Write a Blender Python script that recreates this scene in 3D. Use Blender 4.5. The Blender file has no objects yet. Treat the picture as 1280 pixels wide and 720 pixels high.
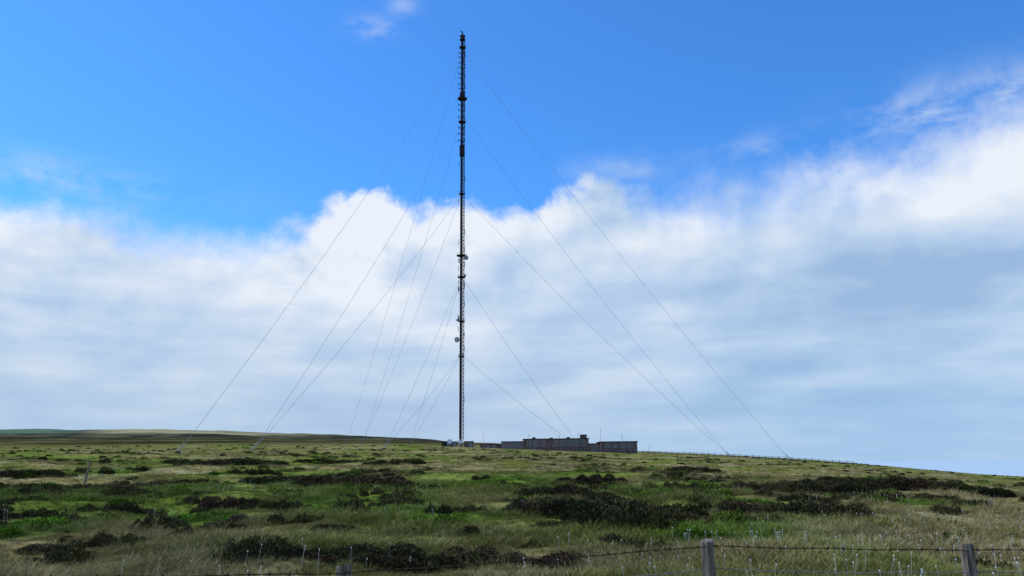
import bpy, math, random
import numpy as np
from mathutils import Vector, Matrix
random.seed(7); rng=np.random.default_rng(7)
scene=bpy.context.scene
COL=scene.collection
F=950.0; PITCH=math.radians(12.92); ROLL=math.radians(0.62); EYE=1.7

# ---------------------------------------------------------------- camera
cam_d=bpy.data.cameras.new("camera"); cam=bpy.data.objects.new("camera",cam_d); COL.objects.link(cam)
M=Matrix.Rotation(math.radians(90)+PITCH,4,'X')@Matrix.Rotation(-ROLL,4,'Z')
cam.matrix_world=Matrix.Translation((0,0,EYE))@M
cam_d.sensor_width=36; cam_d.lens=36*F/1280; cam_d.clip_end=200000; cam_d.clip_start=0.1
scene.camera=cam
scene.view_settings.view_transform='Standard'
try: scene.view_settings.look='None'
except Exception: pass
M3=M.to_3x3()
def sight(px,py):
    """camera ray through an image pixel -> unit direction"""
    return (M3@Vector(((px-640)/F,(360-py)/F,-1))).normalized()
def azel(px,py):
    d=sight(px,py); return math.atan2(d.x,d.y), math.asin(d.z)

# ---------------------------------------------------------------- noise / terrain
def _h(ix,iy,s):
    n=(ix*374761393+iy*668265263+s*974634777)&0xffffffff
    n=((n^(n>>13))*1274126177)&0xffffffff
    return ((n^(n>>16))&0xffff)/65535.0
def vnoise(x,y,s=0):
    x=np.asarray(x,float); y=np.asarray(y,float)
    ix=np.floor(x).astype(np.int64); iy=np.floor(y).astype(np.int64)
    fx=x-ix; fy=y-iy; fx=fx*fx*(3-2*fx); fy=fy*fy*(3-2*fy)
    a=_h(ix,iy,s);b=_h(ix+1,iy,s);c=_h(ix,iy+1,s);d=_h(ix+1,iy+1,s)
    return (a*(1-fx)+b*fx)*(1-fy)+(c*(1-fx)+d*fx)*fy
def fbm(x,y,s=0,o=4):
    t=0;a=.5;n=0
    for i in range(o):
        t=t+a*vnoise(x*2**i+17.3*i,y*2**i-9.1*i,s+i); n+=a; a*=.5
    return t/n
def sstep(a,b,x):
    t=np.clip((x-a)/(b-a),0,1); return t*t*(3-2*t)

cols=[0,250,500,640,800,1000,1280]
ring_py={100:[580,578,577,577,582,591,611],
 200:[569,568,568,570,574,583,606],
 380:[562,561,560,563,567,575,599],
 600:[556,553,552,556,563,573,598.5],
 1500:[543,545,548,558,573,588,612],
 3000:[536,537,547,561,580,594,614]}
AZ=np.array([azel(c,560)[0] for c in cols])
RR=np.array([0,12,100,200,380,600,1500,3000,6500,12000,90000.])
HH=np.zeros((len(RR),len(cols)))
for i,r in enumerate(RR):
    if r in ring_py:
        for j,c in enumerate(cols):
            d=sight(c,ring_py[r][j]); HH[i,j]=EYE+r*d.z/math.hypot(d.x,d.y)
    elif r>=12000: HH[i,:]=-300
    elif r>5000: HH[i,:]=-220
def _tab(az,r):
    j=np.clip(np.searchsorted(AZ,az)-1,0,len(AZ)-2); fa=np.clip((az-AZ[j])/(AZ[j+1]-AZ[j]),0,1)
    i=np.clip(np.searchsorted(RR,r)-1,0,len(RR)-2); fr=np.clip((r-RR[i])/(RR[i+1]-RR[i]),0,1)
    return (HH[i,j]*(1-fa)+HH[i,j+1]*fa)*(1-fr)+(HH[i+1,j]*(1-fa)+HH[i+1,j+1]*fa)*fr
def height(X,Y):
    X=np.asarray(X,float);Y=np.asarray(Y,float)
    r=np.hypot(X,Y); az=np.arctan2(X,Y); h=0
    for k in (.84,.92,1,1.08,1.16):
        for a in (-.05,0,.05): h=h+_tab(az+a,r*k)
    h=h/15
    fd=sstep(8,45,r)
    h=h+fd*(fbm(X/24,Y/24,3,3)-.5)*1.6*(1-.6*sstep(200,380,r))+(fbm(X/160,Y/160,8,4)-.5)*16*sstep(600,1300,r)*(r<9000)
    h=h+(fbm(X/4.5,Y/4.5,11,3)-.5)*.65*sstep(3,10,r)*(1-sstep(200,600,r))+(fbm(X/1.3,Y/1.3,19,2)-.5)*.18*(1-sstep(40,90,r))
    # levelled compound round the mast and station building
    p=np.exp(-(((X-5)/75)**4+((Y-388)/42)**4)); h=h*(1-p)+p*(7.9-.05*X)
    return h
def H(x,y): return float(height(np.array([x]),np.array([y]))[0])
def ground_hit(px,py):
    d=sight(px,py); n=math.hypot(d.x,d.y); ux,uy,s=d.x/n,d.y/n,d.z/n
    rs=np.geomspace(4,2500,900); g=height(ux*rs,uy*rs); z=EYE+s*rs
    k=np.where(g>z)[0]
    r=rs[k[0]] if len(k) else 380.
    return ux*r,uy*r,r

# ground-cover masks --------------------------------------------------------
GREEN=[(640,600,120,16),(880,608,130,12),(450,630,200,20),(905,666,220,26),(600,604,70,10),(300,592,100,10),(980,640,120,14),(520,642,90,10),(860,666,90,18),(140,590,90,8),(1120,605,70,8),(250,650,100,10),(60,660,90,10),(560,650,120,10),(1130,630,90,10)]
GR=[]
for (px,py,w,hh) in GREEN:
    x,y,r=ground_hit(px,py); GR.append((x,y,w*r/F/2,max(w*r/F/1.6,.8)))
def cover(X,Y):
    r=np.hypot(X,Y); az=np.arctan2(X,Y)
    a=fbm(X/7,Y/7,31,4); b=fbm(X/16+5,Y/16,47,4); c=fbm(X/2.2,Y/2.2,61,3); e=fbm(X/60,Y/60,71,3); e2=fbm(X/220,Y/220,77,4)
    straw=np.stack([.34+0*a,.275+0*a,.105+0*a],-1); olive=np.array([.19,.195,.042]); green=np.array([.15,.27,.02]); dark=np.array([.08,.072,.028]); pale=np.array([.46,.39,.20])
    m=sstep(.38,.62,a)[...,None]; col=straw*(1-m)+olive*m
    g=sstep(.50,.64,b)*.65
    for (x,y,rx,ry) in GR: g=np.maximum(g,np.exp(-(((X-x)/rx)**2+((Y-y)/ry)**2))*1.5)
    g=np.clip(g,0,1)[...,None]*.85; col=col*(1-g)+green*g
    p=(sstep(.52,.66,c)*sstep(.60,.44,b))[...,None]*.55; col=col*(1-p)+pale*p
    dk=(sstep(.53,.62,fbm(X/11+40,Y/11,83,4))*sstep(12,50,r)*(1-.3*sstep(300,500,r)))[...,None]*.8; col=col*(1-dk*.75)+dark*dk*.75
    # distant hill
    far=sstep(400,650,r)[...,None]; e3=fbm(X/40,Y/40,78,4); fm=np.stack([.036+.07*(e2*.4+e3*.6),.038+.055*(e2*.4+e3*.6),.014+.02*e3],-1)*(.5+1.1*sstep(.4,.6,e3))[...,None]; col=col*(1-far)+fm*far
    haze=(1-np.exp(-np.maximum(r-500,0)/22000))[...,None]*(r<6000)[...,None];  # aerial haze painted into the ground colour, growing with distance
    a1=azel(105,540)[0];a2=azel(420,540)[0]
    st=(sstep(1300,1700,r+900*(e2-.5))*sstep(a1-.02,a1+.05,az)*sstep(a2+.02,a2-.14,az))[...,None]*(.6+.4*sstep(.35,.6,e2))[...,None]
    col=col*(1-st)+np.array([.44,.37,.16])*st
    gf=(sstep(1300,1700,r+900*(e2-.5))*sstep(a1+.02,a1-.03,az))[...,None]; fld=np.where((vnoise(X/260,Y/160,5)>.5)[...,None],np.array([.11,.19,.08]),np.array([.05,.10,.08]))
    col=col*(1-gf)+fld*gf
    haze=np.maximum(haze,sstep(5000,14000,r)[...,None]); haze_col=np.array([.52,.66,.71])+(.06*(fbm(X/900,Y/3000,99,3)-.5))[...,None]  # far lowland takes a painted pale haze blue
    col=col*(1-haze)+haze_col*haze
    return np.clip(col,0,1), g[...,0], dk[...,0]

# ---------------------------------------------------------------- materials
def mat(name,build):
    m=bpy.data.materials.new(name); m.use_nodes=True; nt=m.node_tree; b=nt.nodes["Principled BSDF"]
    b.inputs["Roughness"].default_value=.85
    try: b.inputs["Specular IOR Level"].default_value=.2
    except Exception: pass
    build(nt,b); return m
def N(nt,t,**k):
    n=nt.nodes.new(t)
    for a,v in k.items(): setattr(n,a,v)
    return n
def noisecol(c1,c2,scale,rough=.8,metal=0,stretch=(1,1,1),bump=0.3,coord="Object",spec=None):
    def f(nt,b):
        tc=N(nt,"ShaderNodeTexCoord"); mp=N(nt,"ShaderNodeMapping"); mp.inputs["Scale"].default_value=stretch
        nt.links.new(tc.outputs[coord],mp.inputs[0]); no=N(nt,"ShaderNodeTexNoise"); no.inputs["Scale"].default_value=scale; no.inputs["Detail"].default_value=6
        nt.links.new(mp.outputs[0],no.inputs["Vector"]); r=N(nt,"ShaderNodeValToRGB")
        r.color_ramp.elements[0].position=.35; r.color_ramp.elements[1].position=.65
        r.color_ramp.elements[0].color=(*c1,1); r.color_ramp.elements[1].color=(*c2,1)
        nt.links.new(no.outputs["Fac"],r.inputs[0]); nt.links.new(r.outputs[0],b.inputs["Base Color"])
        b.inputs["Roughness"].default_value=rough; b.inputs["Metallic"].default_value=metal
        if bump>0:
            bp=N(nt,"ShaderNodeBump"); bp.inputs["Strength"].default_value=bump; bp.inputs["Distance"].default_value=.02
            nt.links.new(no.outputs["Fac"],bp.inputs["Height"]); nt.links.new(bp.outputs[0],b.inputs["Normal"])
        if spec is not None: b.inputs["Specular IOR Level"].default_value=spec
    return f
def ground_f(nt,b):
    at=N(nt,"ShaderNodeAttribute",attribute_name="cover"); geo=N(nt,"ShaderNodeNewGeometry")
    n1=N(nt,"ShaderNodeTexNoise"); n1.inputs["Scale"].default_value=.9; n1.inputs["Detail"].default_value=7; n1.inputs["Roughness"].default_value=.7
    nt.links.new(geo.outputs["Position"],n1.inputs["Vector"])
    r=N(nt,"ShaderNodeMapRange"); r.inputs["From Min"].default_value=.3; r.inputs["From Max"].default_value=.7; r.inputs["To Min"].default_value=.45; r.inputs["To Max"].default_value=1.35
    nt.links.new(n1.outputs["Fac"],r.inputs["Value"])
    ln=N(nt,"ShaderNodeVectorMath",operation='LENGTH'); nt.links.new(geo.outputs["Position"],ln.inputs[0])
    fr=N(nt,"ShaderNodeMapRange"); fr.inputs["From Min"].default_value=2500; fr.inputs["From Max"].default_value=8000; fr.inputs["To Min"].default_value=0; fr.inputs["To Max"].default_value=1
    nt.links.new(ln.outputs["Value"],fr.inputs["Value"])
    mf=N(nt,"ShaderNodeMix",data_type='FLOAT'); nt.links.new(fr.outputs[0],mf.inputs["Factor"]); nt.links.new(r.outputs[0],mf.inputs["A"]); mf.inputs["B"].default_value=1.0
    v=N(nt,"ShaderNodeVectorMath",operation='SCALE'); nt.links.new(at.outputs["Color"],v.inputs[0]); nt.links.new(mf.outputs["Result"],v.inputs["Scale"])
    nt.links.new(v.outputs[0],b.inputs["Base Color"]); b.inputs["Roughness"].default_value=1
    b.inputs["Specular IOR Level"].default_value=0
    bp=N(nt,"ShaderNodeBump"); bp.inputs["Strength"].default_value=.5; bp.inputs["Distance"].default_value=.15
    nt.links.new(n1.outputs["Fac"],bp.inputs["Height"]); nt.links.new(bp.outputs[0],b.inputs["Normal"])
M_ground=mat("moor_ground",ground_f)
def grass_f(nt,b):
    at=N(nt,"ShaderNodeAttribute",attribute_name="tint",attribute_type='INSTANCER'); hg=N(nt,"ShaderNodeAttribute",attribute_name="up")
    oi=N(nt,"ShaderNodeObjectInfo")
    mx=N(nt,"ShaderNodeMix",data_type='RGBA'); mx.inputs["B"].default_value=(.42,.34,.16,1)
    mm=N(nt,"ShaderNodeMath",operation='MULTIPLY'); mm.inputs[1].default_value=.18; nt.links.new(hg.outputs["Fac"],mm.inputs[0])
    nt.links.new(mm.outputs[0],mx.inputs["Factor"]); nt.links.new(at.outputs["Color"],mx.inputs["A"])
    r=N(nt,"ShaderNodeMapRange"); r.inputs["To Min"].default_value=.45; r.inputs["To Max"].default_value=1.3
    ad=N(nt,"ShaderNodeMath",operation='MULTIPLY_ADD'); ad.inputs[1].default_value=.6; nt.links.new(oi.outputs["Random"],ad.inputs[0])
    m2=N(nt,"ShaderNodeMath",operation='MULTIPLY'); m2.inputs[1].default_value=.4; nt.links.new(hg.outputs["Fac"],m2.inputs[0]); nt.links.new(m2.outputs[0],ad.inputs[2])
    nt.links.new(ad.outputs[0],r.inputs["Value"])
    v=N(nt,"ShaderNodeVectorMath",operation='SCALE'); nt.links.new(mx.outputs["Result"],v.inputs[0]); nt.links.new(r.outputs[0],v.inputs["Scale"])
    nt.links.new(v.outputs[0],b.inputs["Base Color"]); b.inputs["Roughness"].default_value=.9; b.inputs["Specular IOR Level"].default_value=.05
M_grass=mat("moor_grass",grass_f)
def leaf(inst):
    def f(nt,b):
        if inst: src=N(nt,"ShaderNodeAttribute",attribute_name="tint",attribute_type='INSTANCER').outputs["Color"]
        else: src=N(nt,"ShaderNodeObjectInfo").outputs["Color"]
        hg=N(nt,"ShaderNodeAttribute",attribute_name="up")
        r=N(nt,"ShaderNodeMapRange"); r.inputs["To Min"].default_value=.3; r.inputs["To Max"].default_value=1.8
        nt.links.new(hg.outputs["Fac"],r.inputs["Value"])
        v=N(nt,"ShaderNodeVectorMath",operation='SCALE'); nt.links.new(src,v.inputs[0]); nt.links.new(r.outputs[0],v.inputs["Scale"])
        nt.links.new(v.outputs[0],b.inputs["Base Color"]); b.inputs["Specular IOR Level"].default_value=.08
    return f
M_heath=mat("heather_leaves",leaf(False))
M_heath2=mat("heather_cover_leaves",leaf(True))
M_cotton=mat("cotton_seed",noisecol((.6,.6,.55),(.8,.8,.75),30,bump=0))
M_steel=mat("dark_mast_steel",noisecol((.022,.02,.026),(.05,.038,.04),.4,.8,.0,bump=0))
M_galv=mat("galvanised_steel",noisecol((.25,.26,.27),(.36,.37,.38),3,.6,.2,bump=0))
M_cable=mat("stay_cable_steel",noisecol((.26,.29,.34),(.32,.35,.4),2,.7,.0,bump=0))
M_white=mat("white_fibreglass",noisecol((.5,.5,.5),(.65,.65,.65),2,.5,bump=0))
M_dark=mat("dark_radome",noisecol((.02,.02,.025),(.045,.04,.045),2,.8,bump=0))
M_stone=mat("weathered_stone",noisecol((.135,.09,.08),(.22,.155,.135),.8,.9,spec=.05))
M_stone2=mat("brown_render",noisecol((.24,.17,.155),(.33,.25,.225),.7,.9,spec=.05))
M_roof=mat("dark_roofing",noisecol((.045,.038,.038),(.075,.062,.062),.6,.9,spec=.03))
M_frame=mat("pale_window_frame",noisecol((.32,.29,.28),(.45,.42,.40),3,.6,bump=0))
def glass_f(nt,b):
    b.inputs["Base Color"].default_value=(.10,.10,.11,1); b.inputs["Roughness"].default_value=.25; b.inputs["Specular IOR Level"].default_value=.4
M_glass=mat("window_glass",glass_f)
M_conc=mat("concrete",noisecol((.16,.155,.14),(.25,.24,.22),2,.9))
M_wood=mat("weathered_post_wood",noisecol((.10,.082,.065),(.32,.275,.22),9,.95,0,(6,6,.6),.8,spec=.03))
M_rust=mat("rusty_wire",noisecol((.04,.026,.02),(.09,.052,.035),40,.8,.0,bump=0,spec=.05))
M_wire=mat("plain_wire",noisecol((.18,.17,.155),(.30,.28,.26),30,.6,.0,bump=0,spec=.1))

# ---------------------------------------------------------------- mesh helpers
class MB:
    def __init__(s): s.v=[];s.f=[]
    def tube(s,a,b,r,n=5,r2=None,cap=True):
        a=Vector(a);b=Vector(b);d=(b-a)
        if d.length<1e-6: return
        d.normalize(); u=d.cross(Vector((0,0,1)) if abs(d.z)<.9 else Vector((1,0,0))).normalized(); w=d.cross(u); r2=r if r2 is None else r2
        k=len(s.v)
        for p,q in((a,r),(b,r2)):
            for i in range(n):
                t=2*math.pi*i/n; s.v.append(p+u*math.cos(t)*q+w*math.sin(t)*q)
        for i in range(n): j=(i+1)%n; s.f.append((k+i,k+j,k+n+j,k+n+i))
        if cap: s.f.append(tuple(k+i for i in reversed(range(n)))); s.f.append(tuple(k+n+i for i in range(n)))
    def box(s,c,sz,rot=0):
        k=len(s.v); c=Vector(c); R=Matrix.Rotation(rot,3,'Z')
        for x in(-.5,.5):
            for y in(-.5,.5):
                for z in(-.5,.5): s.v.append(c+R@Vector((x*sz[0],y*sz[1],z*sz[2])))
        for f in((0,1,3,2),(4,6,7,5),(0,4,5,1),(2,3,7,6),(0,2,6,4),(1,5,7,3)): s.f.append(tuple(k+i for i in f))
    def lathe(s,c,axis,prof,n=16):
        c=Vector(c); d=Vector(axis).normalized(); u=d.cross(Vector((0,0,1)) if abs(d.z)<.9 else Vector((1,0,0))).normalized(); w=d.cross(u); k=len(s.v)
        for (t,r) in prof:
            for i in range(n):
                a=2*math.pi*i/n; s.v.append(c+d*t+u*math.cos(a)*r+w*math.sin(a)*r)
        for j in range(len(prof)-1):
            for i in range(n):
                q=(i+1)%n; s.f.append((k+j*n+i,k+j*n+q,k+(j+1)*n+q,k+(j+1)*n+i))
        s.f.append(tuple(k+i for i in reversed(range(n)))); s.f.append(tuple(k+(len(prof)-1)*n+i for i in range(n)))
    def mesh(s,name,m,bevel=0):
        me=bpy.data.meshes.new(name); me.from_pydata([tuple(x) for x in s.v],[],s.f); me.materials.append(m); me.update(); return me
def put(name,data,parent=None,loc=None,rot=None,label=None,category=None,group=None,kind=None):
    o=bpy.data.objects.new(name,data); COL.objects.link(o)
    if parent: o.parent=parent
    if loc is not None: o.location=loc
    if rot is not None: o.rotation_euler=rot
    for k,v in(("label",label),("category",category),("group",group),("kind",kind)):
        if v: o[k]=v
    return o
def np_mesh(name,V,Fq,m,attrs={}):
    me=bpy.data.meshes.new(name); nv=len(V); nf,k=Fq.shape
    me.vertices.add(nv); me.vertices.foreach_set("co",V.astype(np.float32).ravel())
    me.loops.add(nf*k); me.loops.foreach_set("vertex_index",Fq.astype(np.int32).ravel())
    me.polygons.add(nf); me.polygons.foreach_set("loop_start",np.arange(0,nf*k,k,dtype=np.int32)); me.polygons.foreach_set("loop_total",np.full(nf,k,dtype=np.int32))
    me.materials.append(m); me.update(); me.validate()
    return me

# ---------------------------------------------------------------- ground sheet
azf=np.radians(np.concatenate([np.arange(-180,-46,6),np.arange(-46,46.01,.3),np.arange(50,180,6)]))
rf=np.concatenate([[.3],np.geomspace(1.0,90000,640)])
A,R_=np.meshgrid(azf,rf); X=R_*np.sin(A);Y=R_*np.cos(A); Z=height(X,Y)
nr,na=A.shape; V=np.stack([X,Y,Z],-1).reshape(-1,3)
i,j=np.meshgrid(np.arange(nr-1),np.arange(na),indexing='ij'); j2=(j+1)%na
Fq=np.stack([i*na+j,(i+1)*na+j,(i+1)*na+j2,i*na+j2],-1).reshape(-1,4)[:,::-1]
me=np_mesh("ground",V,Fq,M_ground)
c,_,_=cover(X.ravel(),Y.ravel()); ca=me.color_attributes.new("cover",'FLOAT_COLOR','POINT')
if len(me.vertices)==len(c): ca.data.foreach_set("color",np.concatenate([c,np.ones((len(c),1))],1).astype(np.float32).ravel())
me.polygons.foreach_set("use_smooth",np.ones(len(me.polygons),bool))
g=put("moorland_ground",me,kind="structure")

# ---------------------------------------------------------------- grass tufts (ground cover)
def tuft(name,nb,spread,hmin,hmax,w,lean,m):
    V=[];T=[];U=[]
    for _ in range(nb):
        a=random.uniform(0,6.28); q=spread*math.sqrt(random.random()); x,y=q*math.cos(a),q*math.sin(a)
        h=random.uniform(hmin,hmax); b=random.uniform(0,6.28); L=lean*random.uniform(.2,1)*h+ .35*q
        da=a+random.uniform(-1.2,1.2); dx,dy=math.cos(da)*L,math.sin(da)*L; wx,wy=math.cos(b)*w/2,math.sin(b)*w/2
        k=len(V)
        V+=[(x-wx,y-wy,-.05),(x+wx,y+wy,-.05),(x+dx*.35+wx*.8,y+dy*.35+wy*.8,h*.65),(x+dx*.35-wx*.8,y+dy*.35-wy*.8,h*.65),(x+dx+wx*.25,y+dy+wy*.25,h),(x+dx-wx*.25,y+dy-wy*.25,h)]
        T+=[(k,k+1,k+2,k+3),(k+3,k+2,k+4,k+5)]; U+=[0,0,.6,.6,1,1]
    me=bpy.data.meshes.new(name); me.from_pydata(V,[],T); me.materials.append(m)
    at=me.attributes.new("up",'FLOAT','POINT'); at.data.foreach_set("value",U); return bpy.data.objects.new(name,me)
def bush_mesh(name,m,ns,rad,hgt,seed,s=.035):
    rs=random.Random(seed); V=[];T=[];U=[]
    lob=[(rs.uniform(-.75,.75)*rad,rs.uniform(-.75,.75)*rad,rs.uniform(.22,.6)*rad,rs.uniform(.3,1)*hgt) for _ in range(11)]
    def top(x,y):
        z=0
        for lx,ly,lr,lh in lob:
            q=((x-lx)**2+(y-ly)**2)/lr**2
            if q<1: z=max(z,lh*(1-q)**.7)
        return z
    n=18; idx={}
    for a in range(n+1):
        for b in range(n+1):
            x=(a/n*2-1)*rad*1.35; y=(b/n*2-1)*rad*1.35; z=top(x,y)*.82-.06+rs.uniform(-.02,.02)
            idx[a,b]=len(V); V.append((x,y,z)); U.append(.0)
    for a in range(n):
        for b in range(n):
            q=(idx[a,b],idx[a+1,b],idx[a+1,b+1],idx[a,b+1])
            if max(V[k][2] for k in q)>-.03: T.append(q)
    c=0
    while c<ns:
        x=rs.uniform(-1.35,1.35)*rad; y=rs.uniform(-1.35,1.35)*rad; z=top(x,y)
        if z<=0.01 and rs.random()>.05: continue
        c+=1
        z=max(z,.04)*rs.uniform(.72,1.15)+rs.uniform(0,.05)*(rs.random()<.3); o=Vector((x,y,0))*.9+Vector((rs.gauss(0,.35),rs.gauss(0,.35),.7)); o.normalize()
        sd=o.cross(Vector((rs.gauss(0,1),rs.gauss(0,1),rs.gauss(0,1)))).normalized(); L=s*rs.uniform(1.2,2.8); W=s*rs.uniform(.25,.55); p=Vector((x,y,z))
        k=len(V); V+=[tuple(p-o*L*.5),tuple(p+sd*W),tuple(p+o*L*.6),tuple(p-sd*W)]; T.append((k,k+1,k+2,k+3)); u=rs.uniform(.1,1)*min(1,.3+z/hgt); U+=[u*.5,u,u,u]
    me=bpy.data.meshes.new(name); me.from_pydata(V,[],T); me.materials.append(m)
    at=me.attributes.new("up",'FLOAT','POINT'); at.data.foreach_set("value",U); return me

def scatter(name,coll,P,scale,tint,nvar,m,label=None,pick=None,lean=.08):
    me=bpy.data.meshes.new(name); n=len(P); me.vertices.add(n); me.vertices.foreach_set("co",P.astype(np.float32).ravel())
    def at(nm,ty,arr,key="value"):
        a=me.attributes.new(nm,ty,'POINT'); a.data.foreach_set(key,np.ascontiguousarray(arr).ravel())
    at("tint",'FLOAT_COLOR',np.concatenate([tint,np.ones((n,1))],1).astype(np.float32),"color")
    at("siz",'FLOAT',scale.astype(np.float32)); at("pick",'INT',(rng.integers(0,nvar,n) if pick is None else pick).astype(np.int32))
    rot=np.stack([rng.normal(0,lean,n),rng.normal(0,lean,n),rng.uniform(0,6.28,n)],-1); at("rot",'FLOAT_VECTOR',rot.astype(np.float32),"vector")
    me.materials.append(m)
    o=put(name,me,kind="stuff",label=label)
    gt=bpy.data.node_groups.new(name,'GeometryNodeTree'); gt.interface.new_socket("Geometry",in_out='INPUT',socket_type='NodeSocketGeometry'); gt.interface.new_socket("Geometry",in_out='OUTPUT',socket_type='NodeSocketGeometry')
    gi=gt.nodes.new("NodeGroupInput");go=gt.nodes.new("NodeGroupOutput");ip=gt.nodes.new("GeometryNodeInstanceOnPoints"); ci=gt.nodes.new("GeometryNodeCollectionInfo")
    ci.inputs["Collection"].default_value=coll; ci.inputs["Separate Children"].default_value=True; ci.inputs["Reset Children"].default_value=True
    def na(nm,ty):
        q=gt.nodes.new("GeometryNodeInputNamedAttribute"); q.data_type=ty; q.inputs["Name"].default_value=nm; return q.outputs["Attribute"]
    L=gt.links.new
    L(gi.outputs[0],ip.inputs["Points"]); L(ci.outputs[0],ip.inputs["Instance"]); ip.inputs["Pick Instance"].default_value=True
    L(na("pick",'INT'),ip.inputs["Instance Index"]); L(na("rot",'FLOAT_VECTOR'),ip.inputs["Rotation"]); L(na("siz",'FLOAT'),ip.inputs["Scale"]); L(ip.outputs[0],go.inputs[0])
    md=o.modifiers.new("scatter",'NODES'); md.node_group=gt; return o

# ---------------------------------------------------------------- heather bushes
# (centre column, foot row, apparent width, height factor) of the clumps, placed from image pixels
DARK=[(90,684,110,.7),(215,608,90,.9),(375,602,80,.9),(425,606,100,.9),(240,692,110,.6),(350,696,110,.75),(395,700,130,.8),(450,702,110,.8),(510,704,120,.8),(570,706,110,.8),(630,707,120,.8),(690,708,110,.8),(735,709,70,.7),
 (690,640,90,.9),(730,640,110,1.0),(780,646,130,1.1),(830,652,90,.9),(715,622,70,1),(800,654,100,.9),(690,657,60,.7),(845,636,50,.7),(310,634,60,.8),(345,637,60,.8),(300,657,70,.8),(410,661,40,.8),(20,645,60,.8),(165,617,50,.8),
 (940,640,70,.8),(990,646,110,.9),(1050,654,60,.8),(1060,610,120,1.0),(1020,614,60,.9),(950,613,60,.9),(500,578,60,.8),(860,587,60,.8),(1150,605,80,.8),(240,579,70,.8),(400,577,50,.8),(1200,613,60,.7),(310,577,60,.8),(1100,601,50,.8),(30,594,60,.8),(740,602,50,.8)]
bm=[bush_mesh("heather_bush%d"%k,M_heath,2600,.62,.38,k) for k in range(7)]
spots=[]
for (px,py,w,hk) in DARK:
    x,y,r=ground_hit(px,py+2); half=w*r/F/2
    n=int(max(3,min(12,(half*half*3.8)/.55)))
    for k in range(n):
        a=random.uniform(0,6.28); q=math.sqrt(random.random())*1.2 if k else 0
        s=min(1.6,max(.6,half/1.1))*random.uniform(.5,1.25)*(1+.5*min(1,r/150))
        spots.append((x+math.cos(a)*q*half*1.0,y+math.sin(a)*q*half*1.0,s,0,hk))
for (x,y,rx,ry) in GR:
    n=int(max(3,min(7,rx*1.8)))
    for k in range(n):
        a=random.uniform(0,6.28); q=math.sqrt(random.random()); spots.append((x+math.cos(a)*q*rx,y+math.sin(a)*q*ry,random.uniform(.6,1.1)*(1+.4*min(1,math.hypot(x,y)/150)),1,1))
PX,PY,PR=ground_hit(105,606)
spots=[s for s in spots if math.hypot(s[0]-PX,s[1]-PY)>1.5 and not(math.hypot(s[0],s[1])<PR and abs(math.atan2(s[0],s[1])-math.atan2(PX,PY))<.02)]
spots=sorted(spots,key=lambda t:math.hypot(t[0],t[1])/t[2])
rest=spots[290:]; spots_all=spots; spots=spots[:290]
for (x,y,s,g_,hk) in spots:
    o=bpy.data.objects.new("bilberry_bush" if g_ else "heather_bush",random.choice(bm)); COL.objects.link(o)
    zs=s*random.uniform(.7,1.15)*(.5 if g_ else hk); zs=min(zs,1.2)
    o.location=(x,y,H(x,y)-.04); o.scale=(s*random.uniform(.8,1.4),s*random.uniform(.8,1.2),zs); o.rotation_euler=(0,0,random.uniform(0,6.28))
    k=random.uniform(.8,1.4)
    if g_: o.color=(.125*k,.235*k,.02*k,1); o["label"]="bright green low bilberry bush among moor grass"; o["category"]="bush"; o["group"]="green bilberry bushes on the moor"
    else: 
        w=random.random(); o.color=((.044+.040*w)*k,(.058-.004*w)*k,(.017+.011*w)*k,1); o["label"]="dark low heather bush among rough moor grass"; o["category"]="bush"; o["group"]="dark heather bushes on the moor"
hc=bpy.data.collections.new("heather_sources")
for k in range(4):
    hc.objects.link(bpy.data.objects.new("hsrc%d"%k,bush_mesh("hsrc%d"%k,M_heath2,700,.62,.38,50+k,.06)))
def wedge(n,r0,r1,amax=.66):
    r=np.exp(rng.uniform(math.log(r0),math.log(r1),n)); a=rng.uniform(-amax,amax,n); return r*np.sin(a),r*np.cos(a),r
x,y,r=wedge(9500,14,480); _,gm,dm=cover(x,y); keep=(rng.random(len(x))<(dm*.9+.03))&~((np.abs(x-10)<62)&(np.abs(y-375)<26)); x,y,r=x[keep],y[keep],r[keep]
keep=np.hypot(x-PX,y-PY)>1.5; x,y,r=x[keep],y[keep],r[keep]
hs=rng.uniform(.3,.85,len(x))*(1+.9*sstep(60,300,r))
x=np.concatenate([x,[t[0] for t in rest]]);y=np.concatenate([y,[t[1] for t in rest]]);hs=np.concatenate([hs,[t[2]*.9 for t in rest]])
n=len(x); k=rng.uniform(.6,1.4,n)[:,None]; tc=np.array([.078,.072,.026])*k
tc=np.where((rng.random(n)<.32)[:,None],np.array([.12,.19,.02])*k,tc)
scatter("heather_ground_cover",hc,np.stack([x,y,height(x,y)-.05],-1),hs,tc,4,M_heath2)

# grass
gc=bpy.data.collections.new("grass_sources")
for k in range(5): gc.objects.link(tuft("tuft%d"%k,46,.17,.045+.006*k,.105+.016*k,.008,1.1,M_grass))
for k in range(2): gc.objects.link(tuft("tuft_tall%d"%k,16,.18,.12,.32,.004,.45,M_grass))
x,y,r=wedge(84000,5.5,520)
keep=~((np.abs(x-10)<62)&(np.abs(y-375)<26)); x,y,r=x[keep],y[keep],r[keep]
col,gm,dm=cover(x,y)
keep=rng.random(len(x))>dm*.45
for (bx_,by_,s,g_,hk) in spots_all:
    if not g_: keep&=((x-bx_)**2+(y-by_)**2)>(s*.42)**2
x,y,r,col,gm,dm=x[keep],y[keep],r[keep],col[keep],gm[keep],dm[keep]
sc=(.35+1.1*sstep(.3,.75,fbm(x/1.7,y/1.7,91,2))+.35*rng.random(len(x)))*(1+.35*sstep(60,400,r))*(1-.2*gm)
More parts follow.
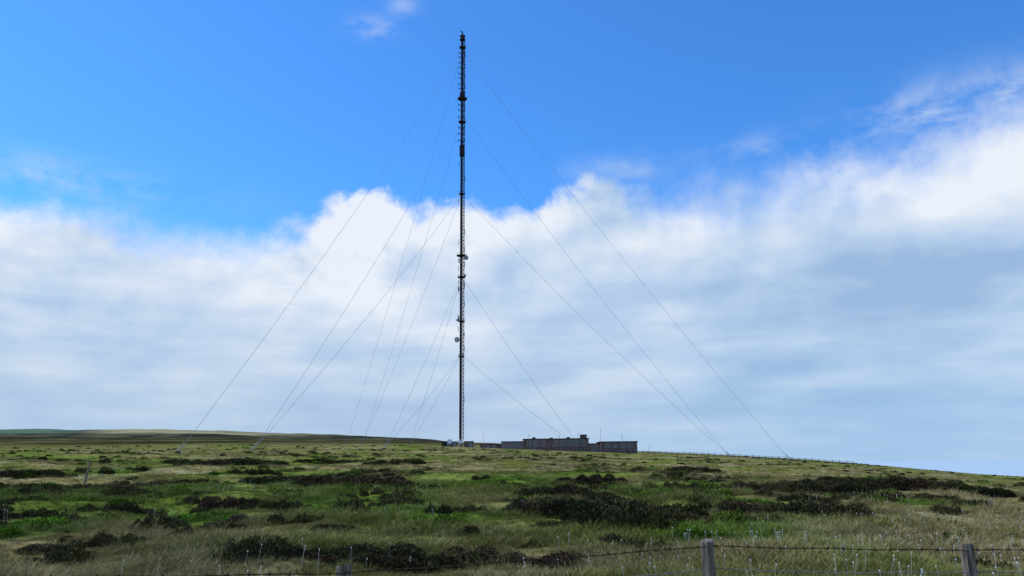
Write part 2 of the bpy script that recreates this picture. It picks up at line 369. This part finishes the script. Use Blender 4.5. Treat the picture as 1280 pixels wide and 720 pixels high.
tall=fbm(x/6+9,y/6,201,3); pk=rng.integers(0,5,len(x)); tm=(rng.random(len(x))<.03+.10*sstep(.52,.7,tall)*(r<60)+.10*(r<11)); pk=np.where(tm,rng.integers(5,7,len(x)),pk)
sc=np.where(tm,np.clip(sc,.5,1.1),sc)
col=np.where(tm[:,None],col*.6+np.array([.44,.36,.20])*.4,col)
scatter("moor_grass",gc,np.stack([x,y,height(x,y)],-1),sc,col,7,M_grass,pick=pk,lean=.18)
# cotton grass
cc=bpy.data.collections.new("cotton_sources")
for k in range(3):
    mb=MB()
    for q in range(2):
        a=random.uniform(0,6.28);d=random.uniform(0,.5);p=Vector((math.cos(a)*d,math.sin(a)*d,0));t=p+Vector((random.uniform(-.06,.06),random.uniform(-.06,.06),random.uniform(.2,.34)))
        mb.tube(p,t,.002,3); mb.lathe(t,(random.uniform(-.5,.5),random.uniform(-.5,.5),1),[(-.008,.003),(0,.010),(.012,.009),(.02,.003)],6)
    cc.objects.link(bpy.data.objects.new("csrc%d"%k,mb.mesh("csrc%d"%k,M_cotton)))
x,y,r=wedge(1500,9,50); m_=.6*fbm(x/12,y/12,123,3)+.4*rng.random(len(x))+.16*sstep(.1,.5,np.arctan2(x,y))+.04*sstep(-.3,-.55,np.arctan2(x,y)); keep=m_>.66; x,y=x[keep],y[keep]
scatter("cotton_grass",cc,np.stack([x,y,height(x,y)],-1),np.full(len(x),1.),np.ones((len(x),3)),3,M_cotton)

# ---------------------------------------------------------------- the mast
MD=386.; d=sight(576,556); MX=MD*d.x/d.y; MY=MD; MZ=H(MX,MY)
def zof(py):   # height above mast base that projects to image pixel row py
    lo,hi=0.,300.
    cosr=M3.transposed()
    for _ in range(40):
        m=(lo+hi)/2; p=cosr@Vector((MX,MY,MZ+m-EYE)); yy=360-F*p.y/(-p.z)
        if yy>py: lo=m
        else: hi=m
    return lo
TOP=zof(50); TIP=zof(39)
mast=put("guyed_lattice_mast",None,loc=(MX,MY,MZ),label="very tall dark steel guyed lattice transmitter mast on moorland",category="mast")
W=2.3; rad=W/math.sqrt(3); base_h=3.0
cor=[Vector((rad*math.cos(math.radians(a)),rad*math.sin(math.radians(a)),0)) for a in(2,122,242)]
for c_ in cor:
    mb=MB(); mb.tube((0,0,.8),c_+Vector((0,0,base_h+2)),.22,6); mb.tube(c_+Vector((0,0,base_h+2)),c_+Vector((0,0,TOP)),.17,6); put("mast_leg",mb.mesh("mast_leg",M_steel),mast)
mb=MB(); ph=2.0; n=int((TOP-5)/ph)
for i_ in range(n+1):
    z=5+i_*ph
    for a in range(3):
        p,q=cor[a],cor[(a+1)%3]; mb.tube(p+Vector((0,0,z)),q+Vector((0,0,z)),.08,4,cap=False)
        if i_<n:
            mb.tube(p+Vector((0,0,z)),q+Vector((0,0,z+ph)),.068,4,cap=False); mb.tube(q+Vector((0,0,z)),p+Vector((0,0,z+ph)),.068,4,cap=False)
put("lattice_bracing",mb.mesh("lattice_bracing",M_steel),mast)
mb=MB(); mb.box((-.1,-.2,(TOP)/2+1),(.8,.3,TOP-4))
for k in(.5,.85): mb.tube((k-.1,.3,4),(k-.1,.3,TOP),.05,4)
for i_ in range(int(TOP/1.2)-4): mb.tube((.4,.3,4+i_*1.2),(.75,.3,4+i_*1.2),.035,4,cap=False)
put("ladder_and_feeders",mb.mesh("ladder_and_feeders",M_dark),mast)
mb=MB(); mb.lathe((0,0,-.6),(0,0,1),[(0,2.0),(.8,2.0),(.8,.9),(1.2,.9),(1.4,.3)],12); put("concrete_base",mb.mesh("concrete_base",M_stone),mast)
# top head
mb=MB(); mb.lathe((0,0,TOP),(0,0,1),[(0,1.7),(.25,1.7),(.25,1.2),(2.2,1.2),(2.2,1.6),(2.5,1.6),(2.5,.35),(TIP-TOP-.4,.3),(TIP-TOP,.12)],10); mb.tube((0,0,TIP-.5),(-1.6,0,TIP-.2),.22,5); put("mast_head",mb.mesh("mast_head",M_steel),mast)
def platform(z,r,h=.5):
    mb=MB(); mb.lathe((0,0,z),(0,0,1),[(0,r),(.3,r),(.3,r*.6),(h,r*.6)],10)
    for a in range(8):
        t=a*math.pi/4; mb.tube((math.cos(t)*r*.95,math.sin(t)*r*.95,z),(math.cos(t)*r*.95,math.sin(t)*r*.95,z+1.3),.05,4)
    for a in range(8):
        t=a*math.pi/4;u=t+math.pi/4; mb.tube((math.cos(t)*r*.95,math.sin(t)*r*.95,z+1.25),(math.cos(u)*r*.95,math.sin(u)*r*.95,z+1.25),.05,4)
    put("service_platform",mb.mesh("service_platform",M_steel),mast)
for py,r in((60,1.9),(124,2.7),(153,2.1),(243,1.7),(320,2.7),(347,2.1),(402,2.0),(446,1.6)): platform(zof(py),r)
# dipole tiers
mb=MB(); mb.tube((0,0,0),(1.6,0,0),.12,5); mb.tube((1.45,0,-.75),(1.45,0,.75),.13,5); mb.tube((.8,0,-.45),(.8,0,.45),.09,4); mb.tube((.1,0,-.8),(1.4,0,0),.07,4)
dip=mb.mesh("dipole_antenna",M_steel)
mb=MB(); mb.tube((0,0,-.5),(.45,0,-.5),.07,4); mb.tube((0,0,.5),(.45,0,.5),.07,4); mb.tube((.42,0,-1.3),(.42,0,1.6),.1,5); whip=mb.mesh("whip_antenna",M_steel)
mb=MB(); mb.box((.35,0,0),(.4,1.5,2.1)); mb.box((.1,0,0),(.25,.3,2.2)); pan=mb.mesh("panel_antenna",M_dark)
levels=[66,72,78.5,85,92,98,105,111]+[131,138,146]+[160,167,176]
for q,py in enumerate(levels):
    for a in(62,182,302):
        t=math.radians(a+ (18 if q%2 else 0)); o=put("dipole_antenna",dip,mast,(math.cos(t)*.6,math.sin(t)*.6,zof(py)),(0,0,t))
for py in(118,121.5,184,188.5,193,):
    for a in(62,182,302):
        t=math.radians(a); put("panel_antenna",pan,mast,(math.cos(t)*.8,math.sin(t)*.8,zof(py)),(0,0,t))
for py,a in((206,182),(224,2),(252,182),(290,0),(304,182),(312,0),(331,20),(336,182),(352,190),(358,0),(364,170),(380,0),(396,182),(412,182),(436,5),(500,5)):
    t=math.radians(a); put("whip_antenna",whip,mast,(math.cos(t)*1.25,math.sin(t)*1.25,zof(py)),(0,0,t))
for py,a in((326,185),(355,5),(361,182),(398,188),(418,0)):
    t=math.radians(a); put("panel_antenna",pan,mast,(math.cos(t)*1.1,math.sin(t)*1.1,zof(py)),(0,0,t))
def dish(py,ax,off,r,m=M_white):
    mb=MB(); mb.lathe((0,0,0),ax,[(0,r*.25),(.15,r*.7),(.3,r),(.75,r),(.8,r*.9)],18); mb.tube((0,0,0),(-off[0]*.8,-off[1]*.8,0),.1,5)
    put("microwave_dish",mb.mesh("microwave_dish",m),mast,(off[0],off[1],zof(py)))
dish(425,(-.5,-1,0),(-1.9,-.8),1.4,M_galv); dish(323,(.6,-1,0),(2.2,-.8),1.2,M_galv); dish(400,(-1,-.4,0),(-1.8,-.2),.6,M_galv); dish(345,(.3,-1,0),(1.7,-.6),.65,M_galv)
# stays
LV=[zof(p) for p in(66,147,246,350,446)]; RD=[165,135,135,62,62]
anchors=[]
for a in(2,122,242):
    t=math.radians(a); ux,uy=math.cos(t),math.sin(t)
    for rr in(165,135,62):
        ax,ay=MX+ux*rr,MY+uy*rr; anchors.append((ax,ay,H(ax,ay),t,rr))
    for z,rr in zip(LV,RD):
        ax,ay=MX+ux*(rr-1),MY+uy*(rr-1); az_=H(ax,ay)+1.0
        p0=Vector((ux*rad,uy*rad,z)); p1=Vector((ax-MX,ay-MY,az_-MZ)); mb=MB(); prev=p0; L=(p1-p0).length
        for s in range(1,33):
            f=s/32; p=p0.lerp(p1,f); p.z-=4*f*(1-f)*L*.016
            mb.tube(prev,p,.058,5,cap=False); prev=p
        put("stay_cable",mb.mesh("stay_cable",M_cable),mast)
for (ax,ay,az_,t,rr) in anchors:
    e=put("stay_anchor",None,loc=(ax,ay,az_),rot=(0,0,t),label="concrete mast stay anchor with pale steel link",category="anchor",group="mast stay anchors")
    mb=MB(); mb.lathe((0,0,-.5),(0,0,1),[(0,1.6),(.7,1.5),(.85,1.3)],4); put("concrete_block",mb.mesh("concrete_block",M_conc),e)
    mb=MB(); mb.tube((.6,0,.2),(-2.0,0,2.9 if rr>100 else 2.2),.12,6); mb.tube((.6,.4,.2),(-1.2,.2,1.8),.07,5);mb.tube((.6,-.4,.2),(-1.2,-.2,1.8),.07,5); put("steel_link",mb.mesh("steel_link",M_galv),e)

# ---------------------------------------------------------------- station building
BY=372.
def bx(px,y=BY): d=sight(px,558); return y*d.x/d.y
def bz(px,py,y=BY):
    d=sight(px,py); return EYE+y*d.z/d.y
BZ=H(bx(720),BY)-.3
bld=put("transmitter_building",None,loc=(bx(720),BY,BZ),label="long low brown stone flat roofed transmitter station building",category="building")
ox=bx(720)
def block(x0,x1,h,dep,yo,ms,name="wall_block",roofh=.4,win=None,rows=1,skip=()):
    mb=MB(); cx=(x0+x1)/2; w=x1-x0; h=h-roofh
    mb.box((cx,yo+dep/2,h/2-1),(w,dep,h+2)); put(name,mb.mesh(name,ms),bld)
    mb=MB(); mb.box((cx,yo+dep/2,h+roofh/2+.002),(w+.8,dep+.8,roofh)); put("flat_roof",mb.mesh("flat_roof",M_roof),bld)
    if win:
        ww,gap,hh_=win; z1=h-.35; z0=z1-hh_; n=int((w-gap)/(ww+gap)); s=(w-n*(ww+gap)+gap)/2
        for k in range(n):
                if k in skip: continue
                xx=x0+s+k*(ww+gap)+ww/2
                e=put("window",None,bld,(xx,yo,z0))
                mb=MB(); mb.box((0,-.03,(z1-z0)/2),(ww-.1,.04,z1-z0-.1)); put("glass",mb.mesh("glass",M_glass),e)
                mb=MB()
                for q in(-ww/2,0,ww/2): mb.box((q,-.08,(z1-z0)/2),(.17,.13,z1-z0))
                mb.box((0,-.075,.05),(ww,.1,.16)); mb.box((0,-.075,z1-z0),(ww,.1,.16)); mb.box((0,-.072,(z1-z0)*.55),(ww,.09,.1)); put("frame",mb.mesh("frame",M_frame),e)
x=lambda p: bx(p)-ox
hm=bz(700,548)-BZ; print("building h",hm,"BZ",BZ)
block(x(655),x(736),hm,16,0,M_stone,win=(2.1,1.1,2.7),skip=(3,9))
block(x(751),x(797),bz(775,551.5)-BZ,16,.8,M_stone,win=(2.3,1.3,2.3))
block(x(736)+.01,x(751)-.01,bz(743,554)-BZ,12,2.5,M_stone2,"entrance_block",win=(1.4,.8,1.6))
block(x(627),x(655)-.01,bz(640,551.5)-BZ,12,1.2,M_stone2,win=(1.5,1.2,1.7))
block(x(600),x(627)-.01,bz(610,555)-BZ,9,2.5,M_stone,"side_wing",.35,win=(1.4,1.6,1.2))
mb=MB(); mb.box((x(731),6,hm+.9),(3.2,3.0,2.0)); put("rooftop_plant_room",mb.mesh("rooftop_plant_room",M_stone),bld)
for p,hh in((668,.9),(690,.6),(712,.8)):
    mb=MB(); mb.box((x(p),7,hm+hh/2-.02),(1.6,2,hh)); put("roof_vent",mb.mesh("roof_vent",M_roof),bld)
for p,hh in((662,2.6),(700,2.0),(724,3.2),(780,1.6)):
    mb=MB(); mb.tube((x(p),5,hm-1.2),(x(p),5,hm+hh-.4),.07,5); mb.tube((x(p)-.5,5,hm+hh-.7),(x(p)+.5,5,hm+hh-.7),.05,4); put("roof_aerial",mb.mesh("roof_aerial",M_steel),bld)
for p,y_,hh in((751,366,11),(604,362,6),(668,360,4.5),(812,378,4.5)):
    xx=bx(p,y_); e=put("lamp_post",None,loc=(xx,y_,H(xx,y_)),label="thin grey lamp pole beside the station building",category="lamp post",group="poles round the station")
    mb=MB(); mb.tube((0,0,-.3),(0,0,hh),.1,6,.06); put("pole",mb.mesh("pole",M_galv),e); mb=MB(); mb.box((.3,0,hh),(.8,.25,.15)); put("lamp_head",mb.mesh("lamp_head",M_galv),e)
# cabins and ground dishes by the mast foot
for p,y_,sz,m_ in((558,376,(4.5,3,2.4),M_roof),(567,370,(3.2,2.6,2.3),M_stone),(586,366,(4.5,3,2.6),M_stone)):
    xx=bx(p,y_); e=put("equipment_cabin",None,loc=(xx,y_,H(xx,y_)),label="small flat roofed equipment cabin at the mast foot",category="cabin",group="equipment cabins")
    mb=MB(); mb.box((0,0,sz[2]/2-.2),(sz[0],sz[1],sz[2]+.4)); put("wall",mb.mesh("wall",m_),e)
    mb=MB(); mb.box((0,0,sz[2]+.1),(sz[0]+.3,sz[1]+.3,.18)); put("roof",mb.mesh("roof",M_roof),e)
    mb=MB(); mb.box((sz[0]*.2,-sz[1]/2-.03,1),(.9,.05,2)); put("door",mb.mesh("door",M_galv),e)
for p,y_,r_ in((562,364,1.2),(575,362,1.1)):
    xx=bx(p,y_); e=put("satellite_dish",None,loc=(xx,y_,H(xx,y_)),label="white ground mounted satellite dish on a short post",category="satellite dish",group="ground satellite dishes")
    mb=MB(); mb.tube((0,0,-.2),(0,0,2.0),.1,6); put("post",mb.mesh("post",M_galv),e)
    mb=MB(); mb.lathe((0,0,2.2),(.2,-1,.5),[(0,.1),(.12,r_*.6),(.35,r_)],16); put("reflector",mb.mesh("reflector",M_white),e)
# compound fence right of the building
M_dfence=mat("dark_fence_timber",noisecol((.03,.027,.022),(.07,.06,.05),4,.9,bump=0,spec=.03))
e=put("compound_fence",None,loc=(bx(800),366,H(bx(800),366)),label="dark wooden post and rail fence round the station compound",category="fence")
o0=Vector(e.location); prev=None
for k in range(34):
    xx=bx(800)+k*2.6; yy=366-k*.9; p=Vector((xx,yy,H(xx,yy)))-o0; mb=MB(); mb.tube(p-Vector((0,0,.3)),p+Vector((0,0,1.6)),.12,5); put("fence_post",mb.mesh("fence_post",M_dfence),e)
    if prev is not None:
        mb=MB()
        for z in(.5,.9,1.35): mb.tube(prev+Vector((0,0,z)),p+Vector((0,0,z)),.06,4)
        put("fence_rail",mb.mesh("fence_rail",M_dfence),e)
    prev=p

# ---------------------------------------------------------------- roadside barbed wire fence
def at_depth(px,py,Y_): d=sight(px,py); k=Y_/d.y; return Vector((d.x*k,Y_,EYE+d.z*k))
tops=[at_depth(-120,712,4.7),at_depth(430,707,5.3),at_depth(885,675,6.2),at_depth(1208,680,6.35)]
tops=tops+[Vector((6.7,6.5,1.0))]
fe=put("barbed_wire_fence",None,loc=(0,5.8,0),label="weathered round wooden posts strung with rusty barbed wire",category="fence")
fo=Vector(fe.location)
def post_mesh(hh,r0):
    mb=MB(); n=16; ringz=[-.4,-.1,.2,.5,.8,hh-.25,hh-.1,hh-.006,hh]; ph=random.uniform(0,6)
    for zi,z in enumerate(ringz):
        for i_ in range(n):
            t=2*math.pi*i_/n; rr=r0*(1+.06*math.sin(3*t+ph)+.05*math.sin(7*t+z*1.3)+random.uniform(-.02,.02))*(.95 if z==hh else 1)
            mb.v.append(Vector((rr*math.cos(t),rr*math.sin(t),z+(.009*math.sin(t+ph) if z>=hh-.02 else 0))))
    for j in range(len(ringz)-1):
        for i_ in range(n): q=(i_+1)%n; mb.f.append((j*n+i_,j*n+q,(j+1)*n+q,(j+1)*n+i_))
    k=(len(ringz)-1)*n; mb.v.append(Vector((.0,.0,hh-.002))); c_=len(mb.v)-1
    for i_ in range(n): mb.f.append((k+i_,k+(i_+1)%n,c_))
    return mb.mesh("fence_post",M_wood)
for t_ in tops:
    gz=H(t_.x,t_.y); put("fence_post",post_mesh(t_.z-gz,.05),fe,(t_.x-fo.x,t_.y-fo.y,gz),(random.uniform(-.02,.02),random.uniform(-.02,.02),random.uniform(0,3)))
def strand(dz,sag,name,m,barb):
    for a,b in zip(tops[:-1],tops[1:]):
        p0=a+Vector((0,-.052,-dz))-fo; p1=b+Vector((0,-.052,-dz))-fo; L=(p1-p0).length; n=int(L/.025); mb=MB(); pr_=[None,None]
        for s in range(n+1):
            f=s/n; p=p0.lerp(p1,f); p.z-=4*f*(1-f)*sag-.003*math.sin(f*17+dz*9)
            for q in range(2):
                ph=s*.9+q*math.pi; pp=p+Vector((0,math.cos(ph),math.sin(ph)))*.0024
                if pr_[q] is not None: mb.tube(pr_[q],pp,.0023,4,cap=False)
                pr_[q]=pp
            if barb and s%5==2:
                for q in range(2):
                    t=random.uniform(0,3.14); dd=Vector((random.uniform(-.3,.3),math.cos(t),math.sin(t))).normalized()*.02; mb.tube(p-dd,p+dd,.0022,4)
                mb.tube(p-Vector((.008,0,0)),p+Vector((.008,0,0)),.007,5)
        put(name,mb.mesh(name,m),fe)
strand(.04,.006,"barbed_wire",M_rust,True); strand(.20,.02,"plain_wire",M_wire,False); strand(.30,.012,"plain_wire",M_wire,False); strand(.55,.03,"plain_wire",M_wire,False)
# lone leaning post on the moor
mb=MB(); mb.tube((0,0,-.3),(.12,0,.7),.085,7); mb.tube((.12,0,.7),(.30,0,1.45),.08,7,.07)
put("leaning_post",mb.mesh("leaning_post",M_wood),loc=(PX,PY,H(PX,PY)),label="old leaning wooden post standing alone in grass",category="post")

# ---------------------------------------------------------------- sun + sky
sun_el=math.radians(52); sun_az=math.radians(-75)
sd=Vector((math.sin(sun_az)*math.cos(sun_el),math.cos(sun_az)*math.cos(sun_el),math.sin(sun_el)))
ld=bpy.data.lights.new("sun",'SUN'); ld.energy=2.5; ld.angle=math.radians(.5); ld.color=(1,.93,.80)
lo=bpy.data.objects.new("sun",ld); COL.objects.link(lo); lo.rotation_euler=sd.to_track_quat('Z','Y').to_euler()
w=bpy.data.worlds.new("World"); scene.world=w; w.use_nodes=True; nt=w.node_tree; nt.nodes.clear(); L=nt.links.new
out=N(nt,"ShaderNodeOutputWorld"); sky=N(nt,"ShaderNodeTexSky",sky_type='NISHITA'); sky.sun_disc=False; sky.sun_elevation=sun_el; sky.sun_rotation=sun_az; sky.altitude=500; sky.air_density=1.0; sky.dust_density=.3; sky.ozone_density=2.5
tc=N(nt,"ShaderNodeTexCoord"); D=tc.outputs["Generated"]
sx=N(nt,"ShaderNodeSeparateXYZ"); L(D,sx.inputs[0])
def _in(n,i,v):
    if isinstance(v,(int,float)): n.inputs[i].default_value=v
    else: L(v,n.inputs[i])
def m(op,a,b=0,c=None,clamp=False):
    n=N(nt,"ShaderNodeMath",operation=op); n.use_clamp=clamp; _in(n,0,a); _in(n,1,b)
    if c is not None: _in(n,2,c)
    return n.outputs[0]
def mr(v,a,b,c=0.,d=1.,t='SMOOTHSTEP'):
    n=N(nt,"ShaderNodeMapRange",interpolation_type=t); _in(n,0,v)
    for i_,q in zip((1,2,3,4),(a,b,c,d)): _in(n,i_,q)
    return n.outputs[0]
az=m('ARCTAN2',sx.outputs[0],sx.outputs[1]); el=m('ARCSINE',sx.outputs[2])
cv=N(nt,"ShaderNodeCombineXYZ"); L(az,cv.inputs[0]); L(el,cv.inputs[1]); AE=cv.outputs[0]
def noise(vec,scale,detail=8,rough=.6,stretch=(1,1,1),off=(0,0,0),dist=0):
    mp=N(nt,"ShaderNodeMapping"); mp.inputs["Scale"].default_value=stretch; mp.inputs["Location"].default_value=off; L(vec,mp.inputs[0])
    n=N(nt,"ShaderNodeTexNoise",noise_dimensions='2D'); n.inputs["Scale"].default_value=scale; n.inputs["Detail"].default_value=detail; n.inputs["Roughness"].default_value=rough; n.inputs["Distortion"].default_value=dist
    L(mp.outputs[0],n.inputs["Vector"]); return n.outputs["Fac"]
fc=N(nt,"ShaderNodeFloatCurve"); EDGE=[(0,236),(60,240),(130,252),(200,264),(300,274),(380,266),(440,252),(480,248),(530,262),(570,258),(640,256),(700,236),(760,218),(830,220),(900,210),(1000,194),(1100,174),(1200,144),(1280,104)]
AR=.8
pts=[]
for p in EDGE:
    a,e_=azel(*p); pts.append(((a+AR)/(2*AR),e_/1.0))
cu=fc.mapping.curves[0]; cu.points[0].location=(0,pts[0][1]); cu.points[1].location=(1,pts[-1][1]+.05)
for p in pts: cu.points.new(*p)
fc.mapping.update(); L(mr(az,-AR,AR,0,1,'LINEAR'),fc.inputs["Value"]); edge=fc.outputs[0]
OFN=(2.3,.7,0)
nb=noise(AE,7,6,.54,(1,1.15,1),OFN); nbs=noise(AE,7,4,.54,(1,1.15,1),(OFN[0]-.014,OFN[1]+.024,0)); nf=noise(AE,26,5,.62,off=(3,1,0))
dd=m('SUBTRACT',edge,el)
right=mr(az,.12,.42)
dn=m('ADD',dd,m('MULTIPLY',m('SUBTRACT',nb,.5),m('SUBTRACT',.10,m('MULTIPLY',right,.055)))); dn=m('ADD',dn,m('MULTIPLY',m('SUBTRACT',nf,.5),.045))
def blob(px,py,rx,ry):
    a,e_=azel(px,py); ra=rx/F*.85; re=ry/F*.9
    q=m('ADD',m('POWER',m('MULTIPLY',m('SUBTRACT',az,a),1/ra),2),m('POWER',m('MULTIPLY',m('SUBTRACT',el,e_),1/re),2)); return m('EXPONENT',m('MULTIPLY',q,-1))
crisp=m('MAXIMUM',blob(450,270,110,70),m('MULTIPLY',blob(760,225,120,50),.6))
soft=noise(AE,2.6,2,.5,off=(11,4,0)); sw=m('MULTIPLY',mr(soft,.38,.60,.030,.08),m('SUBTRACT',1.0,m('MULTIPLY',crisp,.7)))
sw=m('ADD',sw,m('MULTIPLY',right,.03))
alpha=mr(m('DIVIDE',dn,sw),-.25,1.0)
wn=noise(AE,8,6,.6,(1,2.2,1),(2,5,0),.25)
def wisp(px,py,rx,ry,k=1.): return m('MULTIPLY',blob(px,py,rx,ry),k)
ws=wisp(475,36,45,14,.6); ws=m('MAXIMUM',ws,wisp(505,12,25,16,.45)); ws=m('MAXIMUM',ws,wisp(1220,130,130,34,1.0)); ws=m('MAXIMUM',ws,wisp(930,192,90,20,.5)); ws=m('MAXIMUM',ws,wisp(60,220,170,22,.7)); ws=m('MAXIMUM',ws,wisp(780,212,70,20,.6)); ws=m('MAXIMUM',ws,wisp(113,222,12,8,1.2))
wa=m('MULTIPLY',ws,mr(wn,.36,.70)); alpha=m('MAXIMUM',alpha,m('MULTIPLY',wa,.75))
# billow shading
P=N(nt,"ShaderNodeVectorMath",operation='SCALE'); L(D,P.inputs[0]); L(m('DIVIDE',1,m('ADD',m('MAXIMUM',sx.outputs[2],0),.10)),P.inputs["Scale"])
s1=noise(P.outputs[0],1.1,5,.5); s2=noise(AE,3.2,5,.5,(1,2.0,1),(5,3,1)); s4=noise(AE,5,5,.55,(1,4.5,1),(9,3,1))
rel=m('MULTIPLY',m('SUBTRACT',nb,nbs),m('ADD',1.6,m('MULTIPLY',crisp,1.8)))
rel=m('MULTIPLY',rel,mr(dn,.0,.22,1.0,.12))
f=m('MULTIPLY',m('SUBTRACT',s1,.5),.95); f=m('ADD',f,m('MULTIPLY',m('SUBTRACT',s2,.5),1.3)); f=m('ADD',f,rel)
f=m('ADD',f,m('MULTIPLY',m('MULTIPLY',m('SUBTRACT',s4,.5),1.0),mr(el,.30,.12,.15,1.0)))
f=m('ADD',f,mr(dn,.0,.30,.78,.42))
for (px,py,rx,ry,k) in((455,285,90,42,.22),(690,365,60,26,.28),(850,265,230,40,.14),(1210,225,160,60,.14),(60,310,220,50,.08),(1080,345,300,42,-.40),(525,335,50,38,-.35),(1090,500,90,13,-.35),(1020,478,100,9,.3),(640,340,30,40,-.22),(880,415,220,25,.12),(300,400,280,80,.08),(1200,300,160,35,-.12),(370,305,50,30,-.15),(1170,405,70,14,.2),(740,470,40,14,.15)):
    f=m('ADD',f,m('MULTIPLY',blob(px,py,rx,ry),k))
f=m('MULTIPLY_ADD',f,1.0,0.0,True)
ramp=N(nt,"ShaderNodeValToRGB"); L(f,ramp.inputs[0]); cr=ramp.color_ramp
cr.elements[0].position=.05; cr.elements[0].color=(.33,.49,.74,1); cr.elements[1].position=1; cr.elements[1].color=(.83,.88,.96,1)
e_=cr.elements.new(.42); e_.color=(.48,.63,.84,1); e_=cr.elements.new(.72); e_.color=(.65,.75,.90,1)
haze=N(nt,"ShaderNodeMix",data_type='RGBA'); L(ramp.outputs[0],haze.inputs["A"]); L(mr(el,.22,.0,.0,.74),haze.inputs["Factor"])
hc_=N(nt,"ShaderNodeMix",data_type='RGBA'); hc_.inputs["A"].default_value=(.45,.60,.78,1); hc_.inputs["B"].default_value=(.34,.55,.81,1); L(mr(az,-.1,.5),hc_.inputs["Factor"]); L(hc_.outputs["Result"],haze.inputs["B"])
sk=N(nt,"ShaderNodeMix",data_type='RGBA',blend_type='MULTIPLY'); sk.inputs["Factor"].default_value=1; L(sky.outputs[0],sk.inputs["A"]); sk.inputs["B"].default_value=(.46,1.08,1.72,1)
b1=N(nt,"ShaderNodeBackground"); L(sk.outputs["Result"],b1.inputs[0]); b1.inputs[1].default_value=.13
b2=N(nt,"ShaderNodeBackground"); L(haze.outputs["Result"],b2.inputs[0]); b2.inputs[1].default_value=1.0
ms=N(nt,"ShaderNodeMixShader"); L(alpha,ms.inputs[0]); L(b1.outputs[0],ms.inputs[1]); L(b2.outputs[0],ms.inputs[2]); L(ms.outputs[0],out.inputs[0])
print("mast",MX,MY,MZ,TOP,TIP,"spots",len(spots),len(rest),"post",PX,PY)
